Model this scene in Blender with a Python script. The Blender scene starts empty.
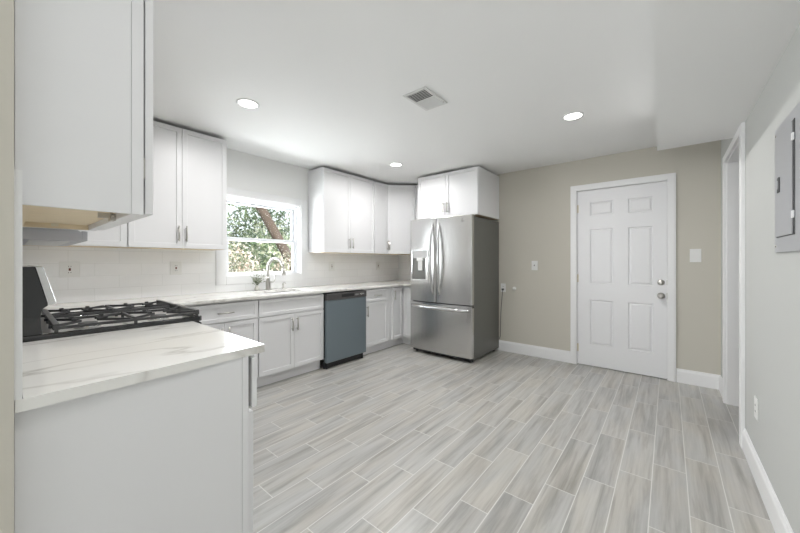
import bpy, bmesh, math, random
from mathutils import Vector, Matrix
random.seed(7)
S = bpy.context.scene
COL = S.collection
PI = math.pi

# ------------------------------------------------------------------ camera
cd = bpy.data.cameras.new('camera')
cam = bpy.data.objects.new('camera', cd)
COL.objects.link(cam)
cd.sensor_width = 36.0
cd.lens = 325.11 / 800 * 36
cd.shift_y = -(266.5 - 261.57) / 800
cd.clip_start = 0.02
CAM_H, TH = 1.2164, 0.6903
cam.location = (0, 0, CAM_H)
cam.rotation_euler = (PI / 2, 0, TH - PI / 2)
S.camera = cam

# ------------------------------------------------------------------ exposure, sky, sun, daylight, fill
S.view_settings.view_transform = 'Standard'
S.view_settings.look = 'None'
S.view_settings.gamma = 1
S.view_settings.exposure = 0.15
S.view_settings.use_curve_mapping = False

W = bpy.data.worlds.new('sky')
S.world = W
W.use_nodes = True
wn = W.node_tree
bg = wn.nodes['Background']
bg.inputs['Color'].default_value = (0.90, 0.95, 1.0, 1)
bg.inputs['Strength'].default_value = 1.6

sd = bpy.data.lights.new('sun', 'SUN')
sd.energy = 7.0
sd.angle = 0.20
sd.color = (1.0, 0.95, 0.86)
sun = bpy.data.objects.new('sun', sd)
COL.objects.link(sun)
sun.rotation_euler = Vector((0.35, 0.75, -0.75)).to_track_quat('-Z', 'Y').to_euler()


def area_light(name, loc, direction, sx, sy, power, color):
    ld = bpy.data.lights.new(name, 'AREA')
    ld.shape = 'RECTANGLE'
    ld.size, ld.size_y = sx, sy
    ld.energy = power
    ld.color = color
    o = bpy.data.objects.new(name, ld)
    COL.objects.link(o)
    o.location = loc
    o.rotation_euler = Vector(direction).to_track_quat('-Z', 'Z').to_euler()
    return o


# daylight coming in at the window over the sink; two fill lights added at made-up windows behind the camera
area_light('daylight_sink_window', (1.93, 4.30, 1.50), (0, -1, 0.30), 1.5, 1.2, 95, (0.95, 0.98, 1.0))
area_light('rear_fill_light', (-2.96, 0.55, 1.45), (1, 0, 0), 1.3, 1.5, 27, (0.97, 0.985, 1.0))
area_light('rear_fill_light', (-2.96, 2.35, 1.45), (1, 0, 0), 1.3, 1.5, 28, (0.97, 0.985, 1.0))



# ------------------------------------------------------------------ materials
def srgb(r, g, b):
    f = lambda c: (c / 255) / 12.92 if c / 255 <= 0.04045 else ((c / 255 + 0.055) / 1.055) ** 2.4
    return (f(r), f(g), f(b), 1)


def mat(name, col, rough=0.5, metal=0.0, spec=0.5, bump=0.0, bscale=60, coat=0.0, var=0.0, stretch=None):
    m = bpy.data.materials.new(name)
    m.use_nodes = True
    nt = m.node_tree
    b = nt.nodes['Principled BSDF']
    b.inputs['Base Color'].default_value = col
    b.inputs['Roughness'].default_value = rough
    b.inputs['Metallic'].default_value = metal
    b.inputs['Specular IOR Level'].default_value = spec
    b.inputs['Coat Weight'].default_value = coat
    if bump or var:
        tc = nt.nodes.new('ShaderNodeTexCoord')
        mp = nt.nodes.new('ShaderNodeMapping')
        if stretch:
            mp.inputs['Scale'].default_value = stretch
        nz = nt.nodes.new('ShaderNodeTexNoise')
        nz.inputs['Scale'].default_value = bscale
        nz.inputs['Detail'].default_value = 3
        nt.links.new(tc.outputs['Object'], mp.inputs['Vector'])
        nt.links.new(mp.outputs['Vector'], nz.inputs['Vector'])
        if bump:
            bp = nt.nodes.new('ShaderNodeBump')
            bp.inputs['Strength'].default_value = bump
            bp.inputs['Distance'].default_value = 0.002
            nt.links.new(nz.outputs['Fac'], bp.inputs['Height'])
            nt.links.new(bp.outputs['Normal'], b.inputs['Normal'])
        if var:
            mx = nt.nodes.new('ShaderNodeMix')
            mx.data_type = 'RGBA'
            mx.inputs[6].default_value = tuple(c * (1 - var) for c in col[:3]) + (1,)
            mx.inputs[7].default_value = tuple(min(1, c * (1 + var)) for c in col[:3]) + (1,)
            nt.links.new(nz.outputs['Fac'], mx.inputs[0])
            nt.links.new(mx.outputs[2], b.inputs['Base Color'])
    return m


M = {}
M['ceiling'] = mat('ceiling_paint', srgb(243, 243, 242), 0.9, bump=0.05, bscale=180)
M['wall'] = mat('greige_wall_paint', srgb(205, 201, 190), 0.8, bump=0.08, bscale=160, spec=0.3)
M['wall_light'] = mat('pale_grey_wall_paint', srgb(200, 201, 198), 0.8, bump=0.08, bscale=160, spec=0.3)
M['wall_window'] = mat('lit_window_wall_paint', srgb(240, 240, 238), 0.8, bump=0.08, bscale=160, spec=0.3)  # wall paint again, the brighter light on this wall put into its colour
M['trim'] = mat('white_trim_paint', srgb(240, 240, 240), 0.4, bump=0.02)
M['cab'] = mat('white_cabinet_paint', srgb(234, 234, 235), 0.38, bump=0.015, bscale=90)
M['door'] = mat('white_door_paint', srgb(236, 236, 237), 0.42, bump=0.05, bscale=90, stretch=(1, 1, 0.2))
M['wood'] = mat('raw_plywood', srgb(226, 210, 180), 0.6, var=0.12, bscale=12, stretch=(1, 8, 8))
M['nickel'] = mat('brushed_nickel', (0.55, 0.53, 0.50, 1), 0.3, metal=1.0)
M['darkmetal'] = mat('dark_metal', (0.10, 0.10, 0.10, 1), 0.4, metal=0.8)
M['brass'] = mat('pale_brass', (0.74, 0.68, 0.56, 1), 0.4, metal=0.4)
M['steel'] = mat('brushed_steel', (0.60, 0.595, 0.585, 1), 0.27, metal=1.0, bump=0.06, bscale=60, stretch=(1, 1, 40))
M['steel'].node_tree.nodes['Principled BSDF'].inputs['Anisotropic'].default_value = 0.5
M['handlesteel'] = mat('polished_steel', (0.68, 0.68, 0.68, 1), 0.18, metal=1.0)
M['fside'] = mat('grey_fridge_side', srgb(112, 112, 108), 0.42, metal=0.3, bump=0.2, bscale=300)
M['black'] = mat('black_enamel', (0.012, 0.013, 0.015, 1), 0.12, coat=0.5)
M['blackplastic'] = mat('black_plastic', (0.02, 0.02, 0.022, 1), 0.35)
M['iron'] = mat('cast_iron', (0.06, 0.061, 0.063, 1), 0.42, bump=0.3, bscale=200)
M['dw'] = mat('blue_grey_dishwasher_front', srgb(128, 140, 147), 0.30, metal=0.45, bump=0.03, bscale=60, stretch=(1, 1, 30))
M['dwpanel'] = mat('charcoal_console', srgb(92, 90, 90), 0.35, metal=0.4)
M['plastic'] = mat('white_plastic', srgb(235, 235, 233), 0.35)
M['greyplastic'] = mat('pale_grey_plastic', srgb(190, 190, 190), 0.4)
M['void'] = mat('cavity_shade', (0.03, 0.03, 0.03, 1), 0.8)  # near-black in place of the shade inside slots and duct
M['slot'] = mat('brown_slot', srgb(110, 62, 52), 0.6)
M['panelgrey'] = mat('grey_panel_enamel', srgb(172, 173, 176), 0.34, var=0.04, bscale=6)
M['ventslat'] = mat('vent_slat', srgb(222, 222, 220), 0.5)
M['hood'] = mat('pale_grey_hood_enamel', srgb(188, 189, 194), 0.35)
M['sinksteel'] = mat('sink_steel', (0.62, 0.62, 0.61, 1), 0.25, metal=1.0)
M['pan'] = mat('satin_steel_pan', srgb(205, 203, 200), 0.35, metal=0.1)
M['vase'] = mat('vase_ceramic', srgb(205, 203, 196), 0.25)
M['leaf_small'] = mat('dusty_green_leaf', srgb(120, 128, 100), 0.6, var=0.3, bscale=30)
M['subfloor'] = mat('brown_wood_floor', srgb(150, 122, 92), 0.5, var=0.2, bscale=8, stretch=(1, 10, 1))
M['vinyl'] = mat('white_window_vinyl', srgb(238, 240, 243), 0.35)
M['shingle'] = mat('outside_ground', srgb(150, 140, 110), 0.9, var=0.4, bscale=5)


def nodes(m):
    return m.node_tree.nodes, m.node_tree.links


def N(nt, kind, **kw):
    n = nt.nodes.new(kind)
    for k, v in kw.items():
        setattr(n, k, v)
    return n


def math_node(nt, op, a, b=None, c=None):
    n = nt.nodes.new('ShaderNodeMath')
    n.operation = op
    for i, v in enumerate((a, b, c)):
        if v is None:
            continue
        if isinstance(v, (int, float)):
            n.inputs[i].default_value = v
        else:
            nt.links.new(v, n.inputs[i])
    return n.outputs[0]


def ramp(nt, fac, stops):
    r = nt.nodes.new('ShaderNodeValToRGB')
    e = r.color_ramp.elements
    while len(e) > 1:
        e.remove(e[-1])
    e[0].position, e[0].color = stops[0]
    for p, c in stops[1:]:
        x = e.new(p)
        x.color = c
    nt.links.new(fac, r.inputs['Fac'])
    return r.outputs['Color']


def floor_material():
    m = mat('wood_look_floor_tile', srgb(200, 198, 194), 0.33, spec=0.45)
    nt = m.node_tree
    b = nt.nodes['Principled BSDF']
    tc = N(nt, 'ShaderNodeTexCoord')
    sp = N(nt, 'ShaderNodeSeparateXYZ')
    nt.links.new(tc.outputs['Object'], sp.inputs[0])
    X, Y = sp.outputs[0], sp.outputs[1]
    ky = math_node(nt, 'DIVIDE', math_node(nt, 'SUBTRACT', Y, 0.0715), 0.15)
    k = math_node(nt, 'FLOOR', ky)
    fy = math_node(nt, 'FRACT', ky)
    off = math_node(nt, 'MULTIPLY', math_node(nt, 'SUBTRACT', k, 4.0), 0.2010)
    kx = math_node(nt, 'DIVIDE', math_node(nt, 'ADD', math_node(nt, 'SUBTRACT', X, 1.478), off), 0.603)
    i = math_node(nt, 'FLOOR', kx)
    fx = math_node(nt, 'FRACT', kx)
    dy = math_node(nt, 'MULTIPLY', math_node(nt, 'MINIMUM', fy, math_node(nt, 'SUBTRACT', 1.0, fy)), 0.15)
    dx = math_node(nt, 'MULTIPLY', math_node(nt, 'MINIMUM', fx, math_node(nt, 'SUBTRACT', 1.0, fx)), 0.603)
    d = math_node(nt, 'MINIMUM', dx, dy)
    mr = N(nt, 'ShaderNodeMapRange')
    mr.inputs['From Min'].default_value = 0.0013
    mr.inputs['From Max'].default_value = 0.0030
    nt.links.new(d, mr.inputs['Value'])
    tilemask = mr.outputs[0]
    cb = N(nt, 'ShaderNodeCombineXYZ')
    nt.links.new(i, cb.inputs[0])
    nt.links.new(k, cb.inputs[1])
    wnz = N(nt, 'ShaderNodeTexWhiteNoise')
    nt.links.new(cb.outputs[0], wnz.inputs['Vector'])
    # grain, stretched along the plank and shifted plank by plank
    sh = N(nt, 'ShaderNodeVectorMath', operation='SCALE')
    nt.links.new(wnz.outputs['Color'], sh.inputs[0])
    sh.inputs['Scale'].default_value = 37.0
    ad = N(nt, 'ShaderNodeVectorMath', operation='ADD')
    nt.links.new(tc.outputs['Object'], ad.inputs[0])
    nt.links.new(sh.outputs[0], ad.inputs[1])

    def grain(sx, sy, detail, dist, rough=0.55):
        mp = N(nt, 'ShaderNodeMapping')
        mp.inputs['Scale'].default_value = (sx, sy, 1)
        nt.links.new(ad.outputs[0], mp.inputs['Vector'])
        nz = N(nt, 'ShaderNodeTexNoise')
        nz.inputs['Scale'].default_value = 1
        nz.inputs['Detail'].default_value = detail
        nz.inputs['Roughness'].default_value = rough
        nz.inputs['Distortion'].default_value = dist
        nt.links.new(mp.outputs[0], nz.inputs['Vector'])
        return nz.outputs['Fac']
    g1 = grain(1.5, 20, 5, 0.35, 0.6)
    g2 = grain(3.5, 90, 3, 0.2)
    g3 = grain(1.6, 6, 2, 0.4)
    c1 = ramp(nt, g1, [(0.28, srgb(158, 156, 150)), (0.42, srgb(180, 177, 172)), (0.52, srgb(194, 192, 187)), (0.70, srgb(202, 200, 196))])
    c2 = ramp(nt, g2, [(0.30, (0.86, 0.86, 0.86, 1)), (0.6, (1, 1, 1, 1))])
    c3 = ramp(nt, g3, [(0.40, (0.93, 0.945, 0.96, 1)), (0.62, (1.0, 0.985, 0.955, 1))])
    m1 = N(nt, 'ShaderNodeMix', data_type='RGBA', blend_type='MULTIPLY')
    m1.inputs[0].default_value = 0.8
    nt.links.new(c1, m1.inputs[6]); nt.links.new(c2, m1.inputs[7])
    m2 = N(nt, 'ShaderNodeMix', data_type='RGBA', blend_type='MULTIPLY')
    m2.inputs[0].default_value = 1
    nt.links.new(m1.outputs[2], m2.inputs[6]); nt.links.new(c3, m2.inputs[7])
    tone = ramp(nt, wnz.outputs['Value'], [(0, (0.91, 0.91, 0.915, 1)), (1, (1.0, 1.0, 1.0, 1))])
    m3 = N(nt, 'ShaderNodeMix', data_type='RGBA', blend_type='MULTIPLY')
    m3.inputs[0].default_value = 1
    nt.links.new(m2.outputs[2], m3.inputs[6]); nt.links.new(tone, m3.inputs[7])
    m4 = N(nt, 'ShaderNodeMix', data_type='RGBA')
    nt.links.new(tilemask, m4.inputs[0])
    m4.inputs[6].default_value = srgb(218, 217, 213)
    nt.links.new(m3.outputs[2], m4.inputs[7])
    nt.links.new(m4.outputs[2], b.inputs['Base Color'])
    bp = N(nt, 'ShaderNodeBump')
    bp.inputs['Strength'].default_value = 0.35
    bp.inputs['Distance'].default_value = 0.0015
    hh = math_node(nt, 'ADD', tilemask, math_node(nt, 'MULTIPLY', g2, 0.12))
    nt.links.new(hh, bp.inputs['Height'])
    nt.links.new(bp.outputs[0], b.inputs['Normal'])
    rg = math_node(nt, 'ADD', math_node(nt, 'MULTIPLY', math_node(nt, 'SUBTRACT', 1.0, tilemask), 0.4), 0.30)
    nt.links.new(rg, b.inputs['Roughness'])
    return m


def tile_material(name, axis):
    """glossy white 4 x 12 inch tiles; axis = world axis that runs along the wall"""
    m = mat(name, srgb(232, 231, 229), 0.09, spec=0.6)
    nt = m.node_tree
    b = nt.nodes['Principled BSDF']
    tc = N(nt, 'ShaderNodeTexCoord')
    sp = N(nt, 'ShaderNodeSeparateXYZ')
    nt.links.new(tc.outputs['Object'], sp.inputs[0])
    cb = N(nt, 'ShaderNodeCombineXYZ')
    nt.links.new(sp.outputs[axis], cb.inputs[0])
    nt.links.new(math_node(nt, 'SUBTRACT', sp.outputs[2], 0.895), cb.inputs[1])
    br = N(nt, 'ShaderNodeTexBrick')
    br.offset = 0.5
    br.inputs['Scale'].default_value = 1
    br.inputs['Mortar Size'].default_value = 0.0014
    br.inputs['Mortar Smooth'].default_value = 0.4
    br.inputs['Brick Width'].default_value = 0.305
    br.inputs['Row Height'].default_value = 0.1025
    br.inputs['Color1'].default_value = srgb(250, 250, 250)
    br.inputs['Color2'].default_value = srgb(246, 246, 246)
    br.inputs['Mortar'].default_value = srgb(232, 232, 231)
    nt.links.new(cb.outputs[0], br.inputs['Vector'])
    nt.links.new(br.outputs['Color'], b.inputs['Base Color'])
    nz = N(nt, 'ShaderNodeTexNoise')
    nz.inputs['Scale'].default_value = 9
    nt.links.new(tc.outputs['Object'], nz.inputs['Vector'])
    h = math_node(nt, 'ADD', math_node(nt, 'MULTIPLY', br.outputs['Fac'], -1.0), math_node(nt, 'MULTIPLY', nz.outputs['Fac'], 0.6))
    bp = N(nt, 'ShaderNodeBump')
    bp.inputs['Strength'].default_value = 0.5
    bp.inputs['Distance'].default_value = 0.0012
    nt.links.new(h, bp.inputs['Height'])
    nt.links.new(bp.outputs[0], b.inputs['Normal'])
    return m


def quartz_material():
    m = mat('veined_white_quartz', srgb(240, 239, 235), 0.12, spec=0.5)
    nt = m.node_tree
    b = nt.nodes['Principled BSDF']
    tc = N(nt, 'ShaderNodeTexCoord')
    mp = N(nt, 'ShaderNodeMapping')
    mp.inputs['Rotation'].default_value = (0, 0, 0.22)
    mp.inputs['Scale'].default_value = (0.9, 3.2, 1.0)
    nt.links.new(tc.outputs['Object'], mp.inputs[0])
    nz = N(nt, 'ShaderNodeTexNoise')
    nz.inputs['Scale'].default_value = 1.15
    nz.inputs['Detail'].default_value = 5
    nz.inputs['Roughness'].default_value = 0.45
    nz.inputs['Distortion'].default_value = 0.25
    nt.links.new(mp.outputs[0], nz.inputs['Vector'])
    v = math_node(nt, 'ABSOLUTE', math_node(nt, 'SUBTRACT', nz.outputs['Fac'], 0.5))
    nz2 = N(nt, 'ShaderNodeTexNoise')
    nz2.inputs['Scale'].default_value = 2.3
    nt.links.new(tc.outputs['Object'], nz2.inputs['Vector'])
    vein = ramp(nt, v, [(0.0, (1, 1, 1, 1)), (0.007, (0.45, 0.45, 0.45, 1)), (0.02, (0, 0, 0, 1))])
    amt = math_node(nt, 'MULTIPLY', vein, math_node(nt, 'MULTIPLY', nz2.outputs['Fac'], 1.1))
    mx = N(nt, 'ShaderNodeMix', data_type='RGBA')
    nt.links.new(amt, mx.inputs[0])
    mx.inputs[6].default_value = srgb(241, 240, 236)
    mx.inputs[7].default_value = srgb(176, 172, 164)
    nt.links.new(mx.outputs[2], b.inputs['Base Color'])
    return m


def leaf_material(name, stops):
    m = mat(name, (0.1, 0.2, 0.05, 1), 0.5)
    nt = m.node_tree
    b = nt.nodes['Principled BSDF']
    g = N(nt, 'ShaderNodeNewGeometry')
    c = ramp(nt, g.outputs['Random Per Island'], stops)
    nt.links.new(c, b.inputs['Base Color'])
    b.inputs['Roughness'].default_value = 0.45
    return m


def glass_material():
    m = bpy.data.materials.new('window_glass')
    m.use_nodes = True
    nt = m.node_tree
    nt.nodes.clear()
    out = N(nt, 'ShaderNodeOutputMaterial')
    tr = N(nt, 'ShaderNodeBsdfTransparent')
    tr.inputs['Color'].default_value = (0.97, 0.98, 0.98, 1)
    gl = N(nt, 'ShaderNodeBsdfGlossy')
    gl.inputs['Roughness'].default_value = 0.02
    mx = N(nt, 'ShaderNodeMixShader')
    mx.inputs[0].default_value = 0.06
    nt.links.new(tr.outputs[0], mx.inputs[1])
    nt.links.new(gl.outputs[0], mx.inputs[2])
    nt.links.new(mx.outputs[0], out.inputs[0])
    return m


def bark_material():
    m = mat('bark', srgb(100, 88, 80), 0.95, spec=0.1, var=0.35, bscale=9, stretch=(3, 3, 0.7))
    return m


M['floor'] = floor_material()
M['tile_x'] = tile_material('glossy_wall_tile_along_x', 0)
M['tile_y'] = tile_material('glossy_wall_tile_along_y', 1)
M['quartz'] = quartz_material()
M['glass'] = glass_material()
M['bark'] = bark_material()
M['leaf_green'] = leaf_material('green_leaves', [(0, srgb(84, 108, 84)), (0.3, srgb(122, 148, 112)), (0.55, srgb(172, 188, 148)), (0.75, srgb(214, 218, 190)), (1, srgb(246, 244, 234))])  # pale stops put the washed-out daylight into the leaf colour
M['leaf_pale'] = leaf_material('pale_leaves', [(0, srgb(92, 98, 78)), (0.3, srgb(140, 142, 122)), (0.6, srgb(190, 184, 170)), (0.8, srgb(204, 180, 164)), (1, srgb(236, 234, 228))])
M['leaf_dark'] = leaf_material('dark_leaves', [(0, srgb(52, 76, 56)), (0.5, srgb(84, 108, 76)), (1, srgb(140, 156, 116))])

lm = bpy.data.materials.new('lamp_diffuser')
lm.use_nodes = True
lb = lm.node_tree.nodes['Principled BSDF']
lb.inputs['Base Color'].default_value = (1, 1, 1, 1)
lb.inputs['Emission Color'].default_value = (1.0, 0.97, 0.92, 1)
lb.inputs['Emission Strength'].default_value = 6.0
M['lamp'] = lm


# ------------------------------------------------------------------ mesh helpers
class MB:
    def __init__(self):
        self.bm = bmesh.new()

    def box(self, x0, x1, y0, y1, z0, z1):
        r = bmesh.ops.create_cube(self.bm, size=1)
        sx, sy, sz = x1 - x0, y1 - y0, z1 - z0
        for v in r['verts']:
            v.co = Vector((x0 + (v.co.x + 0.5) * sx, y0 + (v.co.y + 0.5) * sy, z0 + (v.co.z + 0.5) * sz))
        return self

    def tube(self, pts, r, seg=12, closed=False):
        pts = [Vector(p) for p in pts]
        n = len(pts)
        rs = r if isinstance(r, (list, tuple)) else [r] * n
        rings = []
        prev = None
        for i, p in enumerate(pts):
            if closed:
                t = (pts[(i + 1) % n] - pts[i - 1]).normalized()
            else:
                t = (pts[min(i + 1, n - 1)] - pts[max(i - 1, 0)]).normalized()
            if prev is None:
                a = Vector((0, 0, 1)) if abs(t.z) < 0.9 else Vector((1, 0, 0))
                u = t.cross(a).normalized()
            else:
                u = (prev - t * prev.dot(t)).normalized()
            w = t.cross(u)
            prev = u
            rings.append([self.bm.verts.new(p + (u * math.cos(2 * PI * k / seg) + w * math.sin(2 * PI * k / seg)) * rs[i]) for k in range(seg)])
        m = n if closed else n - 1
        for i in range(m):
            a, b = rings[i], rings[(i + 1) % n]
            for k in range(seg):
                f = self.bm.faces.new((a[k], a[(k + 1) % seg], b[(k + 1) % seg], b[k]))
                f.smooth = True
        if not closed:
            self.bm.faces.new(rings[0][::-1])
            self.bm.faces.new(rings[-1])
        return self

    def lathe(self, prof, c=(0, 0, 0), seg=32, axis='z', cap=True):
        """prof = [(radius, height)] spun about an axis through c"""
        rings = []
        for r, h in prof:
            ring = []
            for k in range(seg):
                a = 2 * PI * k / seg
                p = (r * math.cos(a), r * math.sin(a), h)
                if axis == 'x':
                    p = (p[2], p[0], p[1])
                elif axis == 'y':
                    p = (p[0], p[2], p[1])
                ring.append(self.bm.verts.new(Vector(p) + Vector(c)))
            rings.append(ring)
        for a, b in zip(rings, rings[1:]):
            for k in range(seg):
                f = self.bm.faces.new((a[k], a[(k + 1) % seg], b[(k + 1) % seg], b[k]))
                f.smooth = True
        if cap:
            self.bm.faces.new(rings[0][::-1])
            self.bm.faces.new(rings[-1])
        return self

    def prism(self, poly, a0, a1, axis='y'):
        """poly in the plane normal to axis, pushed from a0 to a1; y: (x,z)  z: (x,y)  x: (y,z)"""
        def P(p, a):
            return {'y': (p[0], a, p[1]), 'z': (p[0], p[1], a), 'x': (a, p[0], p[1])}[axis]
        A = [self.bm.verts.new(P(p, a0)) for p in poly]
        B = [self.bm.verts.new(P(p, a1)) for p in poly]
        n = len(poly)
        self.bm.faces.new(A)
        self.bm.faces.new(B[::-1])
        for k in range(n):
            self.bm.faces.new((A[k], B[k], B[(k + 1) % n], A[(k + 1) % n]))
        return self

    def build(self, name, m, parent=None, bevel=0.0, seg=2, label=None, kind=None):
        bmesh.ops.recalc_face_normals(self.bm, faces=self.bm.faces)
        me = bpy.data.meshes.new(name)
        self.bm.to_mesh(me)
        self.bm.free()
        return link_mesh(name, me, m, parent, bevel, seg, label, kind)


def link_mesh(name, me, m, parent=None, bevel=0.0, seg=2, label=None, kind=None):
    me.materials.append(m)
    o = bpy.data.objects.new(name, me)
    COL.objects.link(o)
    if parent:
        o.parent = parent
    if bevel:
        b = o.modifiers.new('bevel', 'BEVEL')
        b.width = bevel
        b.segments = seg
        b.limit_method = 'ANGLE'
        b.angle_limit = 0.6
    if label:
        o['label'] = label
    if kind:
        o['kind'] = kind
    return o


def tag(o, label, cat, group=None, kind=None):
    o['label'] = label
    o['category'] = cat
    if group:
        o['group'] = group
    if kind:
        o['kind'] = kind
    return o


def thing(name, label, cat, loc=(0, 0, 0), rz=0.0, group=None):
    o = bpy.data.objects.new(name, None)
    o.empty_display_size = 0.05
    COL.objects.link(o)
    o.location = loc
    o.rotation_euler = (0, 0, rz)
    return tag(o, label, cat, group)


def struct(name, mb, m, bevel=0.0, parent=None):
    return mb.build(name, m, parent, bevel, kind=None if parent else 'structure')


def copy_tree(o, parent=None):
    c = o.copy()
    COL.objects.link(c)
    c.parent = parent
    for ch in list(o.children):
        copy_tree(ch, c)
    return c


def slab_with_holes(outer, holes, z0, z1):
    cu = bpy.data.curves.new('tmp', 'CURVE')
    cu.dimensions = '2D'
    cu.fill_mode = 'BOTH'
    cu.extrude = (z1 - z0) / 2
    for loop in [outer] + holes:
        s = cu.splines.new('POLY')
        s.points.add(len(loop) - 1)
        for p, q in zip(s.points, loop):
            p.co = (q[0], q[1], 0, 1)
        s.use_cyclic_u = True
    o = bpy.data.objects.new('tmp', cu)
    COL.objects.link(o)
    dg = bpy.context.evaluated_depsgraph_get()
    me = bpy.data.meshes.new_from_object(o.evaluated_get(dg))
    bpy.data.objects.remove(o)
    bm = bmesh.new()
    bm.from_mesh(me)
    bmesh.ops.remove_doubles(bm, verts=bm.verts, dist=1e-5)
    for v in bm.verts:
        v.co.z += (z0 + z1) / 2
    bmesh.ops.recalc_face_normals(bm, faces=bm.faces)
    bm.to_mesh(me)
    bm.free()
    me.materials.clear()
    return me


def rounded(x0, x1, y0, y1, r, n=6):
    out = []
    for cx, cy, a0 in ((x1 - r, y1 - r, 0), (x0 + r, y1 - r, PI / 2), (x0 + r, y0 + r, PI), (x1 - r, y0 + r, 1.5 * PI)):
        for k in range(n + 1):
            a = a0 + PI / 2 * k / n
            out.append((cx + r * math.cos(a), cy + r * math.sin(a)))
    return out


# ------------------------------------------------------------------ room numbers
XB, YW, YR, ZC = 4.32, 3.607, -0.384, 2.4175
XL = -3.0            # far wall of the room behind the camera
XS, XT = 0.0115, 0.024   # stove wall plaster face, face of its tiles
CT0, CT1 = 0.865, 0.895  # worktop slab

# ------------------------------------------------------------------ structure
struct('floor', MB().prism([(XL, YW + 0.1), (XL, YR), (3.14, YR), (3.14, YR - 0.075), (3.912, YR - 0.075), (3.912, YR), (XB + 0.12, YR), (XB + 0.12, YW + 0.1)], -0.05, 0.0, 'z'), M['floor'])
struct('ceiling', MB().box(XL - 0.1, XB + 0.12, YR - 1.4, YW + 0.22, ZC, ZC + 0.12), M['ceiling'])
struct('wall_soffit', MB().prism([(XL, YR), (3.39, YR), (3.39, 0.073), (1.43, 0.041), (XL, -0.02)], 2.122, ZC, 'z'), M['ceiling'])
# door wall, with the door opening
struct('wall_back', MB().box(XB, XB + 0.12, 0.86, YW + 0.1, 0, ZC).box(XB, XB + 0.12, YR - 0.12, -0.012, 0, ZC).box(XB, XB + 0.12, -0.012, 0.86, 2.07, ZC), M['wall'])
# wall with the sink window
WX0, WX1, WZ0, WZ1 = 1.475, 2.378, 1.062, 1.925
struct('wall_left', MB().box(XL, WX0, YW, YW + 0.2, 0, ZC).box(WX1, XB + 0.12, YW, YW + 0.2, 0, ZC)
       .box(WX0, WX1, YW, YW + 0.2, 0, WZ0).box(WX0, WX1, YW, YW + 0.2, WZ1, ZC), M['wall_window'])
OX0, OX1, OZ = 3.12, 3.932, 2.075
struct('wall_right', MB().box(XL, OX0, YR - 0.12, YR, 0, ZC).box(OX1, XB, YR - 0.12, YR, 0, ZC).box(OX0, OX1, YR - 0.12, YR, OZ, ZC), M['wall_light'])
struct('wall_stove', MB().box(-0.11, XS, 1.160, YW, 0, ZC), M['wall'])
bw = MB()
for a, b in ((YR, -0.1), (1.2, 1.7), (3.0, YW)):
    bw.box(XL - 0.1, XL, a, b, 0, ZC)
for a, b in ((-0.1, 1.2), (1.7, 3.0)):
    bw.box(XL - 0.1, XL, a, b, 0, 0.7).box(XL - 0.1, XL, a, b, 2.2, ZC)
struct('wall_front', bw, M['wall'])
# little passage beyond the cased opening
struct('floor_passage', MB().box(OX0 - 0.3, XB, YR - 1.3, YR, -0.06, -0.012), M['subfloor'])
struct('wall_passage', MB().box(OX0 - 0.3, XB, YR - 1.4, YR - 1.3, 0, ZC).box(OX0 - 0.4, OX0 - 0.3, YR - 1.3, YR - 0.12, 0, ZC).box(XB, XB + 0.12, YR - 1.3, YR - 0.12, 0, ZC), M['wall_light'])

# backsplash tiles
tb = MB().box(XT, 1.372, YW - 0.012, YW, CT1, 1.345).box(2.472, XB, YW - 0.012, YW, CT1, 1.345).box(1.372, 2.472, YW - 0.012, YW, CT1, 0.972)
struct('wall_backsplash_window', tb, M['tile_x'])
struct('wall_backsplash_stove', MB().box(XS, XT, 1.180, YW - 0.012, CT1, 1.352), M['tile_y'])
struct('trim_2', MB().box(XS, XT, 1.166, 1.180, CT1, 1.43), M['trim'])
struct('wall_backsplash_corner', MB().box(XB - 0.012, XB, 2.70, YW - 0.012, CT1, 1.345), M['tile_y'])


def baseboard(name, pts, normal):
    """pts: two floor points; normal: unit vector into the room"""
    (xa, ya), (xb, yb) = pts
    nx, ny = normal
    mb = MB()
    prof = [(0, 0), (0.015, 0), (0.015, 0.108), (0.013, 0.118), (0.008, 0.126), (0.007, 0.134), (0.004, 0.138), (0, 0.138)]
    if nx:
        mb.prism([(xa + nx * t, z) for t, z in prof], ya, yb, 'y')
    else:
        mb.prism([(ya + ny * t, z) for t, z in prof], xa, xb, 'x')
    return struct(name, mb, M['trim'])


baseboard('baseboard_back', ((XB, 0.906), (XB, 2.70)), (-1, 0))
baseboard('baseboard_back', ((XB, YR), (XB, -0.062)), (-1, 0))
baseboard('baseboard_right', ((XL, YR), (OX0 - 0.075, YR)), (0, 1))
baseboard('baseboard_right', ((OX1 + 0.0625, YR), (XB - 0.015, YR)), (0, 1))

# cased opening in the right wall
tr = MB()
tr.box(OX0 - 0.075, OX0 + 0.008, YR, YR + 0.020, 0, OZ - 0.010).box(OX1 - 0.008, OX1 + 0.062, YR, YR + 0.020, 0, OZ - 0.010)
tr.box(OX0 - 0.075, OX1 + 0.062, YR, YR + 0.020, OZ - 0.010, 2.1212)
tr.box(OX0, OX0 + 0.018, YR - 0.13, YR, -0.01, OZ).box(OX1 - 0.018, OX1, YR - 0.13, YR, -0.01, OZ).box(OX0 + .018, OX1 - .018, YR - 0.13, YR, OZ - 0.018, OZ)
struct('trim_1', tr, M['trim'], 0.003)

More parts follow.
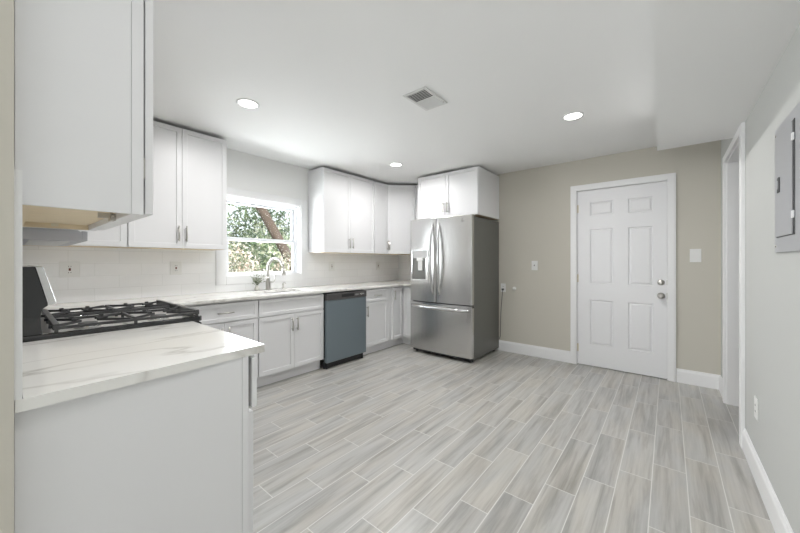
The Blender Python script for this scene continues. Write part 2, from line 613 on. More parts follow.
# ---- the sink window
win = thing('window_1', 'white double-hung window above the kitchen sink', 'window', (0, 0, 0))
del win['category']
win['kind'] = 'structure'
cs = MB()
ox0, ox1, oz0, oz1 = 1.372, 2.472, 0.972, 2.003
for (a, b, c, d) in ((ox0, WX0, oz0, oz1), (WX1, ox1, oz0, oz1), (WX0, WX1, oz0, WZ0), (WX0, WX1, WZ1, oz1)):
    cs.box(a, b, YW - 0.020, YW, c, d)
cs.build('casing', M['trim'], win, 0.003)
jb = MB()
t = 0.012
jb.box(WX0, WX0 + t, YW, YW + 0.18, WZ0, WZ1).box(WX1 - t, WX1, YW, YW + 0.18, WZ0, WZ1).box(WX0 + t, WX1 - t, YW, YW + 0.18, WZ0, WZ0 + t).box(WX0 + t, WX1 - t, YW, YW + 0.18, WZ1 - t, WZ1)
jb.build('jamb', M['trim'], win)
fy0 = YW + 0.06


def ring(mb, x0, x1, z0, z1, y0, y1, w, wb=None, wt=None):
    wb = w if wb is None else wb
    wt = w if wt is None else wt
    mb.box(x0, x0 + w, y0, y1, z0, z1).box(x1 - w, x1, y0, y1, z0, z1)
    mb.box(x0 + w, x1 - w, y0, y1, z0, z0 + wb).box(x0 + w, x1 - w, y0, y1, z1 - wt, z1)
    return mb


ring(MB(), WX0 + t, WX1 - t, WZ0 + t, WZ1 - t, fy0, YW + 0.15, 0.014).build('frame', M['vinyl'], win, 0.002)
sx0, sx1 = WX0 + t + 0.014, WX1 - t - 0.014
zm = 1.468
up = ring(MB(), sx0, sx1, zm - 0.018, WZ1 - t - 0.022, fy0 + 0.045, fy0 + 0.075, 0.032, 0.036, 0.03).build('upper_sash', M['vinyl'], win, 0.003)
MB().box(sx0 + 0.03, sx1 - 0.03, fy0 + 0.058, fy0 + 0.062, zm + 0.016, WZ1 - t - 0.05).build('glass_pane', M['glass'], up)
lo = ring(MB(), sx0, sx1, WZ0 + t + 0.0, zm + 0.018, fy0 + 0.008, fy0 + 0.040, 0.032, 0.024, 0.036).build('lower_sash', M['vinyl'], win, 0.003)
MB().box(sx0 + 0.03, sx1 - 0.03, fy0 + 0.022, fy0 + 0.026, WZ0 + t + 0.022, zm - 0.016).build('glass_pane', M['glass'], lo)
MB().box(1.90, 1.96, fy0 - 0.006, fy0 + 0.008, zm + 0.005, zm + 0.017).build('sash_lock', M['vinyl'], lo, 0.002)

# ---- unseen windows added behind the camera, to go with the fill lights
for k, (a, b) in enumerate(((-0.1, 1.2), (1.7, 3.0))):
    w_ = bpy.data.objects.new('window_%d' % (k + 2), None)
    COL.objects.link(w_)
    w_['kind'] = 'structure'
    mb = MB()
    mb.box(XL, XL + 0.02, a - 0.08, a, 0.62, 2.28).box(XL, XL + 0.02, b, b + 0.08, 0.62, 2.28)
    mb.box(XL, XL + 0.02, a, b, 0.62, 0.70).box(XL, XL + 0.02, a, b, 2.20, 2.28)
    mb.build('casing', M['trim'], w_)
    MB().box(XL - 0.07, XL - 0.065, a, b, 0.7, 2.2).build('glass_pane', M['glass'], w_)

# ---- the six-panel door (local x runs along the wall towards the right, front faces local -y)
dr = bpy.data.objects.new('door_1', None)
COL.objects.link(dr)
dr['kind'] = 'structure'
dr['label'] = 'white six-panel door in the greige wall'
dr.location = (XB, 0.836, 0)
dr.rotation_euler = (0, 0, -PI / 2)
DWD, DH = 0.823, 2.045


def panelled_slab(w, z0, z1, yf, yb, xs, zs, cells):
    bm = bmesh.new()
    xs = [0] + xs + [w]
    zs = [z0] + zs + [z1]
    vs = [[bm.verts.new((x, yf, z)) for z in zs] for x in xs]
    pf = []
    for i in range(len(xs) - 1):
        for j in range(len(zs) - 1):
            f = bm.faces.new((vs[i][j], vs[i + 1][j], vs[i + 1][j + 1], vs[i][j + 1]))
            if (i, j) in cells:
                pf.append(f)
    bmesh.ops.recalc_face_normals(bm, faces=bm.faces)
    if bm.faces[:][0].normal.y > 0:
        bmesh.ops.reverse_faces(bm, faces=bm.faces)
    bmesh.ops.inset_individual(bm, faces=pf, thickness=0.010, depth=-0.009)
    bmesh.ops.inset_individual(bm, faces=pf, thickness=0.010, depth=0.0)
    bmesh.ops.inset_individual(bm, faces=pf, thickness=0.022, depth=0.007)
    edges = [e for e in bm.edges if e.is_boundary]
    r = bmesh.ops.extrude_edge_only(bm, edges=edges)
    for v in [g for g in r['geom'] if isinstance(g, bmesh.types.BMVert)]:
        v.co.y = yb
    bmesh.ops.holes_fill(bm, edges=[e for e in bm.edges if e.is_boundary])
    bmesh.ops.recalc_face_normals(bm, faces=bm.faces)
    me = bpy.data.meshes.new('slab')
    bm.to_mesh(me)
    bm.free()
    return me


cells = [(i, j) for i in (1, 3) for j in (1, 3, 5)]
link_mesh('panelled_leaf', panelled_slab(DWD, 0.008, DH, 0.006, 0.042, [0.132, 0.358, 0.495, 0.711], [0.255, 0.772, 0.962, 1.592, 1.748, 1.905], cells), M['door'], dr)
c = MB()
c.box(-0.070, -0.003, -0.018, 0.0, 0, DH + 0.071).box(DWD + 0.003, DWD + 0.072, -0.018, 0.0, 0, DH + 0.071).box(-0.003, DWD + 0.003, -0.018, 0, DH + 0.004, DH + 0.071)
c.box(-0.058, -0.012, -0.022, -0.018, 0, DH + 0.059).box(DWD + 0.012, DWD + 0.060, -0.022, -0.018, 0, DH + 0.059).box(-0.012, DWD + 0.012, -0.022, -0.018, DH + 0.014, DH + 0.059)
c.build('casing', M['trim'], dr, 0.003)
c = MB().box(-0.023, -0.003, 0.0, 0.12, 0, DH + 0.022).box(DWD + 0.003, DWD + 0.023, 0.0, 0.12, 0, DH + 0.022).box(-0.003, DWD + 0.003, 0, 0.12, DH + 0.004, DH + 0.022)
c.box(-0.003, 0.010, 0.045, 0.06, 0, DH + 0.004).box(DWD - 0.010, DWD + 0.003, 0.045, 0.06, 0, DH + 0.004)
c.build('jamb', M['trim'], dr)
MB().box(-0.003, DWD + 0.003, 0.043, 0.075, -0.001, 0.006).build('threshold', M['darkmetal'], dr)
MB().box(-0.02, DWD + 0.02, 0.06, 0.10, 0.006, DH).build('storm_side', M['trim'], dr)
for z in (0.20, 1.02, 1.84):
    MB().lathe([(0.006, -0.045), (0.006, 0.045)], (-0.001, -0.001, z), 10).box(-0.003, 0.014, 0.003, 0.0062, z - 0.045, z + 0.045).build('hinge', M['brass'], dr)
MB().lathe([(0.032, 0.004), (0.032, -0.004), (0.012, -0.010), (0.011, -0.032), (0.024, -0.042), (0.029, -0.055), (0.024, -0.068), (0.008, -0.073)], (0.776, 0.004, 0.862), 28, 'y').build('knob', M['nickel'], dr)
MB().lathe([(0.030, 0.004), (0.030, -0.006), (0.022, -0.016), (0.006, -0.018)], (0.776, 0.004, 1.0), 28, 'y').box(0.771, 0.781, -0.026, -0.012, 0.988, 1.012).build('deadbolt', M['nickel'], dr)
MB().box(DWD - 0.002, DWD + 0.004, -0.0195, 0.01, 0.83, 0.895).box(DWD - 0.002, DWD + 0.004, -0.0195, 0.01, 0.975, 1.025).build('strike_plate', M['nickel'], dr)


# ------------------------------------------------------------------ cabinets
def shaker_mesh(w, h, t=0.020, s=0.056, rec=0.008):
    bm = bmesh.new()
    r = bmesh.ops.create_cube(bm, size=1)
    for v in bm.verts:
        v.co = Vector(((v.co.x + 0.5) * w, (v.co.y - 0.5) * t, (v.co.z + 0.5) * h))
    bmesh.ops.recalc_face_normals(bm, faces=bm.faces)
    f = min(bm.faces, key=lambda q: q.calc_center_median().y)
    s = min(s, h * 0.3, w * 0.3)
    bmesh.ops.inset_individual(bm, faces=[f], thickness=s, depth=0)
    bmesh.ops.inset_individual(bm, faces=[f], thickness=0.0015, depth=-rec)
    me = bpy.data.meshes.new('shaker_front')
    bm.to_mesh(me)
    bm.free()
    return me


def pull(parent, x, z, y, vertical=True, L=0.135):
    mb = MB()
    h = L / 2
    off = 0.028
    q = h - 0.018
    if vertical:
        mb.tube([(x, y - off, z - h), (x, y - off, z + h)], 0.0065, 10)
        for s in (-q, q):
            mb.tube([(x, y + 0.001, z + s), (x, y - off, z + s)], 0.0042, 8)
    else:
        mb.tube([(x - h, y - off, z), (x + h, y - off, z)], 0.0065, 10)
        for s in (-q, q):
            mb.tube([(x + s, y + 0.001, z), (x + s, y - off, z)], 0.0042, 8)
    return mb.build('handle', M['nickel'], parent)


def front(root, name, x0, x1, z0, z1, yf, handle=None, out=0.0, s=0.056):
    """shaker door or drawer front, yf = face of the cabinet box (local), sits on it"""
    g = 0.0015
    o = link_mesh(name, shaker_mesh(x1 - x0 - 2 * g, z1 - z0 - 2 * g, s=s), M['cab'], root, 0.0012, 1)
    o.location = (x0 + g, yf - 0.0008 - out, z0 + g)
    w, h = x1 - x0 - 2 * g, z1 - z0 - 2 * g
    if handle == 'L':
        pull(o, 0.028, HZ(z0, z1, h), -0.020)
    elif handle == 'R':
        pull(o, w - 0.028, HZ(z0, z1, h), -0.020)
    elif handle == 'H':
        pull(o, w / 2, h / 2, -0.020, False)
    return o


def HZ(z0, z1, h):
    return h - 0.105 if z0 < 0.5 and z1 < 0.95 and HZ.base else 0.125


HZ.base = True


def base_cabinet(label, loc, rz, w, d, fronts, z0=0.116, kick=(0, None)):
    HZ.base = True
    r = thing('base_cabinet', label, 'cabinet', loc, rz, 'white base cabinets')
    MB().box(0, w, -d, 0, z0, CT0 - 0.0008).build('body', M['cab'], r, 0.001, 1)
    k0, k1 = kick
    MB().box(k0, w if k1 is None else k1, -d + 0.055, -d + 0.075, 0, z0 - 0.0005).build('toe_kick', M['cab'], r)
    for f in fronts:
        front(r, *f[:5], -d, *f[5:])
    return r


YF = 3.006   # face of the base cabinet boxes on the window wall
yb = YW - 0.002
dep = yb - YF
# names: drawer/door, x0,x1,z0,z1,handle
ZD0, ZD1, ZT0, ZT1 = 0.120, 0.682, 0.688, 0.850
base_cabinet('white shaker base cabinet left of the sink cabinet, with one drawer over two doors', (0.912, yb, 0), 0, 0.602, dep,
             [('drawer', 0.004, 0.600, ZT0, ZT1, 'H'), ('door', 0.004, 0.302, ZD0, ZD1, 'R'), ('door', 0.302, 0.600, ZD0, ZD1, 'L')])
base_cabinet('white shaker sink base cabinet directly under the window', (1.517, yb, 0), 0, 0.757, dep,
             [('false_drawer_front', 0.004, 0.753, ZT0, ZT1), ('door', 0.004, 0.3785, ZD0, ZD1, 'R'), ('door', 0.3785, 0.753, ZD0, ZD1, 'L')])
base_cabinet('narrow white base cabinet just right of the dishwasher, drawer over door', (2.905, yb, 0), 0, 0.480, dep,
             [('drawer', 0.012, 0.445, ZT0, ZT1, 'H'), ('door', 0.012, 0.445, ZD0, ZD1, 'L')])
# corner carousel cabinet: L-shaped body with a folding pair of doors
cc = thing('corner_base_cabinet', 'white corner base cabinet with a folded door pair, beside the refrigerator', 'cabinet', (0, 0, 0), 0, 'white base cabinets')
XCF = 3.690
L = [(3.387, YF), (XCF + 0.02, YF), (XCF + 0.02, 2.716), (XB - 0.002, 2.716), (XB - 0.002, yb), (3.387, yb)]
MB().prism(L, 0.116, CT0 - 0.0008, 'z').build('body', M['cab'], cc, 0.001, 1)
L2 = [(3.387, YF + 0.055), (XCF + 0.075, YF + 0.055), (XCF + 0.075, 2.716), (XCF + 0.095, 2.716), (XCF + 0.095, YF + 0.075), (3.387, YF + 0.075)]
MB().prism(L2, 0, 0.1155, 'z').build('toe_kick', M['cab'], cc)
HZ.base = True
a = front(cc, 'door', 3.455, 3.678, ZD0, ZT1, YF, 'L')
b = link_mesh('door', shaker_mesh(0.270, ZT1 - ZD0 - 0.003), M['cab'], cc, 0.0012, 1)
b.location = (XCF + 0.0185, 2.978, ZD0 + 0.0015)
b.rotation_euler = (0, 0, -PI / 2)
# blind corner box behind the range
MB_blind = MB().box(XS + 0.002, 0.908, YF, yb, 0.116, CT0 - 0.0008)
bl = thing('blind_corner_cabinet', 'plain white corner cabinet box between the range and the drawer cabinet', 'cabinet', (0, 0, 0), 0, 'white base cabinets')
MB_blind.build('body', M['cab'], bl)
MB().box(XS + 0.002, 0.908, YF + 0.055, YF + 0.075, 0, 0.1155).build('toe_kick', M['cab'], bl)
MB().box(XS + 0.002, 0.62, 2.745, YF - 0.0005, 0.116, CT0 - 0.0008).build('filler', M['cab'], bl)

# near base cabinet (end of the stove run), faces +x
HZ.base = True
nb = thing('base_cabinet', 'white base cabinet nearest the camera, its plain end panel facing us', 'cabinet', (0, 0, 0), 0, 'white base cabinets')
XN = 0.5755
MB().prism([(XS + 0.0008, 1.186), (0.551, 1.208), (0.551, 1.976), (XS + 0.0008, 1.976)], 0.0, CT0 - 0.0008, 'z').build('body', M['cab'], nb)
MB().prism([(0.5525, 1.207), (XN, 1.208), (XN, 1.976), (0.5525, 1.976)], 0.116, CT0 - 0.0008, 'z').build('face_frame', M['cab'], nb, 0.001, 1)
MB().prism([(0.5525, 1.213), (0.5555, 1.213), (0.5555, 1.976), (0.5525, 1.976)], 0.0, 0.1155, 'z').build('toe_kick', M['cab'], nb)
for nm, a0, a1, z0, z1, out in (('door', 1.212, 1.594, 0.120, 0.652, 0), ('door', 1.594, 1.972, 0.120, 0.652, 0), ('drawer', 1.212, 1.972, 0.664, 0.852, 0.014)):
    o = link_mesh(nm, shaker_mesh(a1 - a0 - 0.003, z1 - z0), M['cab'], nb, 0.0012, 1)
    o.location = (XN + 0.001 + out, a0 + 0.0015, z0)
    o.rotation_euler = (0, 0, PI / 2)
    w = a1 - a0 - 0.003
    if nm == 'drawer':
        MB().box(0.04, w - 0.04, 0.0005, 0.0143, 0.02, 0.12).build('drawer_box', M['wood'], o)
        pull(o, w / 2, 0.094, -0.020, False)
    else:
        pull(o, w - 0.028 if a0 < 1.3 else 0.028, 0.53 - 0.105, -0.020)


def wall_cabinet(label, loc, rz, w, d, doors, z0=1.331, z1=2.389, name='wall_cabinet'):
    HZ.base = False
    r = thing(name, label, 'cabinet', loc, rz, 'white wall cabinets')
    MB().box(0, w, -d, 0, z0 + 0.0025, z1).build('body', M['cab'], r, 0.001, 1)
    MB().box(0.012, w - 0.012, -d + 0.02, -0.002, z0, z0 + 0.002).build('underside', M['wood'], r, label='bare wood underside')
    for f in doors:
        front(r, 'door', f[0], f[1], z0 + 0.002, z1 - 0.004, -d, f[2] if len(f) > 2 else None)
    return r


YUF = 3.307
du = yb - YUF
wall_cabinet('two-door white shaker wall cabinet just left of the window', (0.610, yb, 0), 0, 0.747, du, [(0.002, 0.371, 'R'), (0.371, 0.745, 'L')])
wall_cabinet('white wall cabinet at the far left corner, half hidden behind the near one', (0.026, yb, 0), 0, 0.583, du, [(0.26, 0.581, 'L')])
wall_cabinet('two-door white shaker wall cabinet just right of the window', (2.493, yb, 0), 0, 0.905, du, [(0.002, 0.447, 'R'), (0.447, 0.903, 'L')])
wall_cabinet('narrow one-door white wall cabinet beside the angled corner cabinet', (3.399, yb, 0), 0, 0.298, du, [(0.002, 0.296, 'R')])
# angled corner wall cabinet
cw = thing('corner_wall_cabinet', 'angled white corner wall cabinet left of the refrigerator cabinet', 'cabinet', (0, 0, 0), 0, 'white wall cabinets')
P = [(3.698, yb), (3.698, YUF + 0.002), (4.005, 3.000), (XB - 0.002, 3.000), (XB - 0.002, yb)]
MB().prism(P, 1.3335, 2.389, 'z').build('body', M['cab'], cw)
P2 = [(3.71, yb - .01), (3.71, YUF + 0.02), (4.015, 3.015), (XB - 0.01, 3.015), (XB - 0.01, yb - .01)]
MB().prism(P2, 1.331, 1.333, 'z').build('underside', M['wood'], cw, label='bare wood underside')
dl = math.hypot(4.005 - 3.698, 3.0 - YUF - 0.002) - 0.012
o = link_mesh('door', shaker_mesh(dl, 1.050), M['cab'], cw, 0.0012, 1)
ang = math.atan2(3.0 - YUF - 0.002, 4.005 - 3.698)
o.location = (3.698 + 0.006 * math.cos(ang) + 0.0008 * math.sin(ang), YUF + 0.002 + 0.006 * math.sin(ang) - 0.0008 * math.cos(ang), 1.334)
o.rotation_euler = (0, 0, ang)
pull(o, 0.028, 0.125, -0.020)
# filler between corner cabinet and refrigerator cabinet
fl = wall_cabinet('narrow white filler cabinet between the angled corner cabinet and refrigerator cabinet', (XB - 0.002, 2.998, 0), -PI / 2, 0.286, 0.315, [], name='filler_cabinet')
# cabinet over the refrigerator, faces -x
fc = wall_cabinet('deep two-door white cabinet above the refrigerator', (XB - 0.002, 2.712, 0), -PI / 2, 0.916, 0.622, [(0.002, 0.457, 'R'), (0.457, 0.912, 'L')], z0=1.795)

# near wall cabinet, seen from its end and from below
nw = thing('wall_cabinet', 'large white wall cabinet nearest the camera, hanging over the near worktop', 'cabinet', (0, 0, 0), 0, 'white wall cabinets')
ZB = 1.353
y0, y1 = 1.182, 1.976
MB().box(XS + 0.001, 0.2265, y0, y0 + 0.014, ZB, 2.389).box(XS + 0.001, 0.2265, y1 - 0.014, y1, ZB, 2.389).box(XS + 0.001, 0.2265, y0 + 0.014, y1 - 0.014, 2.375, 2.389).build('body', M['cab'], nw)
MB().box(0.2275, 0.2555, y0, y1, ZB, 2.389).build('face_frame', M['cab'], nw, 0.001, 1)
MB().box(XS + 0.013, 0.2270, y0 + 0.0145, y1 - 0.0145, ZB + 0.020, ZB + 0.032).build('bottom_board', M['wood'], nw, label='bare wood bottom board')
MB().box(XS + 0.013, XS + 0.030, y0 + 0.0145, y1 - 0.0145, ZB, ZB + 0.0195).box(XS + .031, 0.2268, y1 - 0.034, y1 - 0.0145, ZB + 0.001, ZB + 0.0195).build('hanging_rail', M['wood'], nw, label='bare wood rail')
MB().box(0.186, 0.222, 1.400, 1.408, ZB + 0.004, ZB + 0.0198).box(0.214, 0.2268, 1.385, 1.425, ZB - 0.004, ZB + 0.010).build('bracket', M['nickel'], nw)
MB().box(0.116, 0.136, y1 - 0.05, y1 - 0.036, ZB + 0.008, ZB + 0.0195).build('corner_block', M['brass'], nw)
for a0, a1, side in ((y0 + 0.002, (y0 + y1) / 2, 'R'), ((y0 + y1) / 2, y1 - 0.002, 'L')):
    o = link_mesh('door', shaker_mesh(a1 - a0 - 0.003, 1.030), M['cab'], nw, 0.0012, 1)
    o.location = (0.2595, a0 + 0.0015, ZB + 0.003)
    o.rotation_euler = (0, 0, PI / 2)
    pull(o, (a1 - a0 - 0.031) if side == 'R' else 0.028, 0.125, -0.020)
for zz in (1.49, 2.23):
    MB().box(0.2557, 0.2593, y0 + 0.004, y0 + 0.03, zz - 0.03, zz + 0.03).build('hinge', M['nickel'], nw)

# ------------------------------------------------------------------ worktops
HX0, HX1, HY0, HY1 = 1.600, 2.210, 3.075, 3.440
outer = [(XT + 0.001, 2.742), (0.632, 2.742), (0.632, 2.961), (3.655, 2.961), (3.655, 2.716), (XB - 0.0125, 2.716), (XB - 0.0125, YW - 0.0125), (XT + 0.001, YW - 0.0125)]
me = slab_with_holes(outer, [rounded(HX0, HX1, HY0, HY1, 0.06)], CT0, CT1)
tag(link_mesh('worktop', me, M['quartz'], None, 0.003, 2), 'long white veined quartz worktop running under the window to the refrigerator', 'worktop')
tag(MB().prism([(XS + 0.001, 1.1655), (XT - 0.0, 1.1655), (0.640, 1.212), (0.640, 1.978), (XT + 0.001, 1.978), (XT + 0.001, 1.1665), (XS + 0.001, 1.1662)], CT0, CT1, 'z').build('worktop', M['quartz'], None, 0.0025, 2),
    'white veined quartz worktop nearest the camera, on the near base cabinet', 'worktop')

# sink (undermount bowl)
sk = thing('kitchen_sink', 'stainless undermount sink set in the worktop below the window', 'sink', (0, 0, 0))
bm = bmesh.new()
prof = [(0.000, CT0 - 0.001), (-0.002, CT0 - 0.02), (0.010, CT0 - 0.17), (0.04, CT0 - 0.19)]
rings = []
for off, z in [(-0.02, CT0 - 0.001)] + prof:
    rings.append([bm.verts.new((x, y, z)) for x, y in rounded(HX0 + off, HX1 - off, HY0 + off, HY1 - off, max(0.02, 0.06 - off * 0.5), 6)])
for A, B in zip(rings, rings[1:]):
    n = len(A)
    for k in range(n):
        bm.faces.new((A[k], A[(k + 1) % n], B[(k + 1) % n], B[k])).smooth = True
bm.faces.new(rings[-1])
me = bpy.data.meshes.new('bowl')
bm.to_mesh(me)
bm.free()
bo = link_mesh('bowl', me, M['sinksteel'], sk)
so = bo.modifiers.new('s', 'SOLIDIFY')
so.thickness = 0.0012
MB().lathe([(0.045, 0.0), (0.045, 0.003), (0.02, 0.001)], (1.90, 3.26, CT0 - 0.1895), 24).build('drain', M['handlesteel'], sk)

# faucet
fx, fy = 1.895, 3.510
fa = thing('kitchen_faucet', 'brushed nickel gooseneck faucet behind the sink', 'faucet', (fx, fy, CT1))
MB().lathe([(0.030, 0), (0.030, 0.004), (0.026, 0.012), (0.026, 0.075), (0.022, 0.115), (0.019, 0.145), (0.014, 0.150)], (0, 0, 0.0003), 28).build('body', M['nickel'], fa)
pts = [(0, 0, 0.14), (0, 0, 0.23)]
R = 0.112
dv = Vector((0.28, -0.96, 0)).normalized()
for k in range(1, 15):
    a = PI * k / 14 * 0.98
    q = dv * (R - R * math.cos(a))
    pts.append((q.x, q.y, 0.245 + R * math.sin(a)))
MB().tube(pts, 0.0145, 16).build('spout', M['nickel'], fa)
e = Vector(pts[-1])
MB().tube([e, e + Vector((0.002, -0.004, -0.055)), e + Vector((0.003, -0.006, -0.085))], [0.0155, 0.0185, 0.0205], 18).build('spray_head', M['nickel'], fa)
MB().tube([(0.02, 0, 0.085), (0.055, -0.005, 0.088), (0.074, -0.007, 0.10), (0.080, -0.008, 0.17)], [0.012, 0.010, 0.008, 0.006], 14).build('lever', M['nickel'], fa)
# soap dispenser
sp_ = thing('soap_dispenser', 'small nickel soap dispenser right of the faucet', 'dispenser', (2.085, 3.515, CT1))
MB().lathe([(0.016, 0.0003), (0.016, 0.006), (0.009, 0.012), (0.008, 0.045), (0.011, 0.05), (0.011, 0.062)], (0, 0, 0), 20).build('base', M['nickel'], sp_)
MB().tube([(0, 0, 0.060), (0.0, -0.002, 0.072), (0.006, -0.03, 0.072), (0.008, -0.042, 0.062)], 0.005, 12).build('pump_spout', M['nickel'], sp_)

# little plant in a vase on the worktop
pl = thing('potted_plant', 'small dusty-green sprig plant in a pale vase beside the sink', 'plant', (1.765, 3.510, CT1))
MB().lathe([(0.020, 0.0003), (0.027, 0.006), (0.024, 0.03), (0.014, 0.05), (0.017, 0.062), (0.013, 0.062), (0.012, 0.04)], (0, 0, 0), 24).build('vase', M['vase'], pl)
st, lf = MB(), MB()
for k in range(15):
    a = random.uniform(0, 2 * PI)
    l = random.uniform(0.03, 0.085)
    tip = Vector((l * math.cos(a), min(l * math.sin(a), 0.06), random.uniform(0.10, 0.185)))
    b0 = Vector((0, 0, 0.05))
    mid = b0.lerp(tip, 0.5) + Vector((0, 0, 0.02))
    st.tube([b0, mid, tip], 0.0012, 5)
    for q in range(9):
        p = b0.lerp(tip, 0.35 + 0.65 * q / 8) + Vector((0, 0, 0.012 * math.sin(q)))
        d = Vector((random.uniform(-1, 1), random.uniform(-1, 0.6), random.uniform(-0.2, 1))).normalized() * random.uniform(0.018, 0.030)
        s = d.cross(Vector((random.uniform(-1, 1), random.uniform(-1, 1), 0.3))).normalized() * 0.0045
        vs = [lf.bm.verts.new(p), lf.bm.verts.new(p + d * 0.5 + s), lf.bm.verts.new(p + d), lf.bm.verts.new(p + d * 0.5 - s)]
        lf.bm.faces.new(vs)
st.build('stems', M['leaf_small'], pl)
lf.build('leaves', M['leaf_small'], pl)

# ------------------------------------------------------------------ dishwasher
dwx0, dwx1, dwf = 2.281, 2.897, 2.945
dw = thing('dishwasher', 'blue-grey built-in dishwasher with a charcoal control strip', 'dishwasher', (dwx0, dwf, 0))
w = dwx1 - dwx0
MB().box(0.004, w - 0.004, 0.040, yb - dwf, 0.10, CT0 - 0.012).build('tub', M['black'], dw)
MB().box(0.0, w, 0.0, 0.040, 0.074, 0.776).build('door', M['dw'], dw, 0.006, 3)
pn = MB().box(0.0, w, -0.006, 0.040, 0.778, 0.852).build('control_panel', M['dwpanel'], dw, 0.005, 3, label='charcoal control strip')
MB().box(0.21, 0.40, -0.0075, -0.0055, 0.800, 0.835).build('handle_recess', M['blackplastic'], pn)
MB().box(0.43, 0.442, -0.0072, -0.0055, 0.806, 0.826).box(0.455, 0.462, -0.0072, -0.0055, 0.808, 0.826).box(0.475, 0.480, -0.0072, -0.0055, 0.808, 0.826).build('buttons', M['greyplastic'], pn)
lg = MB()
pts = []
for k in range(30):
    u = k / 29
    pts.append((0.505 + 0.062 * u, -0.0072, 0.815 + 0.010 * math.sin(u * 17) * (1 - 0.5 * u) + 0.006 * u))
lg.tube(pts, 0.0019, 6)
lg.tube([(0.503, -0.0072, 0.828), (0.513, -0.0072, 0.822), (0.520, -0.0072, 0.830)], 0.0018, 6)
lg.build('logo', M['plastic'], pn, label='small white script mark')
MB().box(0.004, w - 0.004, 0.055, 0.075, 0.0, 0.073).build('toe_kick', M['blackplastic'], dw, label='black toe panel')
for x in (0.03, w - 0.03):
    MB().lathe([(0.014, 0.0), (0.014, 0.012), (0.006, 0.014), (0.006, 0.10)], (x, 0.045, 0.0), 12).build('foot', M['blackplastic'], dw)

# ------------------------------------------------------------------ refrigerator (local: front faces -y, x to the right), rot -90
fr = thing('refrigerator', 'stainless steel french-door refrigerator with ice dispenser against the greige wall', 'refrigerator', (XB - 0.016, 2.708, 0), -PI / 2)
FW, FD = 0.918, 0.806       # width, depth to the front of the doors at their edges
FB = 0.740                  # body depth
MB().box(0.004, FW - 0.004, -FB, 0, 0.035, 1.758).build('body', M['fside'], fr, 0.004, 2, label='dark grey body sides')


def curved_door(x0, x1, z0, z1, holes=None):
    """door slab whose front is gently convex across the whole fridge width"""
    bm = bmesh.new()
    n = 14
    fr_, bk = [], []
    for k in range(n + 1):
        x = x0 + (x1 - x0) * k / n
        u = (x - FW / 2) / (FW / 2)
        yf = -FD - 0.022 * (1 - u * u)
        fr_.append((x, yf))
    r = 0.010
    poly = [(x0, -FB - 0.006)] + [(x0, fr_[0][1] + r), (x0 + 0.003, fr_[0][1] + 0.003)] + fr_[1:-1] + [(x1 - 0.003, fr_[-1][1] + 0.003), (x1, fr_[-1][1] + r), (x1, -FB - 0.006)]
    return MB().prism(poly, z0, z1, 'z')


xm = 0.430
ld = curved_door(0.0, xm - 0.003, 0.695, 1.775).build('door', M['steel'], fr, 0.003, 2)
rd = curved_door(xm + 0.003, FW, 0.695, 1.775).build('door', M['steel'], fr, 0.003, 2)
fz = curved_door(0.0, FW, 0.060, 0.683).build('freezer_drawer', M['steel'], fr, 0.003, 2)
MB().box(0.006, FW - 0.006, -FB - 0.0058, -FB + 0.0, 0.06, 1.77).build('door_gasket', M['blackplastic'], fr)


def yfront(x):
    u = (x - FW / 2) / (FW / 2)
    return -FD - 0.022 * (1 - u * u)


# door handles: long bowed bars either side of the split
for par, x, sgn in ((ld, xm - 0.047, -1), (rd, xm + 0.050, 1)):
    pts = []
    for k in range(21):
        u = k / 20
        bow = math.sin(PI * u) ** 0.7
        pts.append((x + sgn * 0.012 * math.sin(PI * u), yfront(x) + 0.004 - 0.058 * bow, 0.80 + 0.90 * u))
    o = MB().tube(pts, [0.010 + 0.0065 * math.sin(PI * k / 20) for k in range(21)], 14).build('handle', M['handlesteel'], par)
# freezer handle: bowed wide bar
pts = [(0.03 + (FW - 0.06) * k / 20, yfront(0.03 + (FW - 0.06) * k / 20) + 0.004 - 0.045 * min(1, math.sin(PI * k / 20) * 2.2), 0.628) for k in range(21)]
hb = MB()
hb.tube(pts, 0.0205, 14)
hb.build('handle', M['handlesteel'], fz)
MB().prism([(0.0, -FB - 0.006), (0.0, -FD - 0.003)] + [(x_, yfront(x_) - 0.004) for x_ in [FW * k / 12 for k in range(0, 13)]] + [(FW, -FD - 0.003), (FW, -FB - 0.006)], 0.6605, 0.682, 'z').build('top_lip', M['handlesteel'], fz)
# dispenser in the left door
x0, x1, z0, z1 = 0.040, 0.312, 0.955, 1.375
yd = yfront(0.16)
dp = ring(MB(), x0, x1, z0, z1, yd - 0.014, yd + 0.014, 0.016, 0.016, 0.016).build('dispenser', M['handlesteel'], ld, 0.003, 2, label='ice and water dispenser')
MB().box(x0 + 0.016, x1 - 0.016, yd - 0.008, yd + 0.010, 1.262, z1 - 0.016).build('dispenser_panel', M['greyplastic'], dp)
MB().prism([(x0 + 0.016, yd - 0.0055), (x1 - 0.016, yd - 0.0055), (x1 - 0.016, yd + 0.0005), (x0 + 0.016, yd + 0.0005)], z0 + 0.016, 1.262, 'z').build('recess', M['fside'], dp, label='grey dispenser recess')
MB().box(0.135, 0.235, yd - 0.026, yd - 0.0055, 1.225, 1.268).build('nozzle_block', M['plastic'], dp, 0.004)
MB().box(0.150, 0.222, yd - 0.018, yd - 0.0055, 1.10, 1.222).build('paddle', M['plastic'], dp, 0.004)
MB().box(x0 + 0.018, x1 - 0.018, yd - 0.024, yd - 0.0055, z0 + 0.016, z0 + 0.030).build('drip_tray', M['handlesteel'], dp)
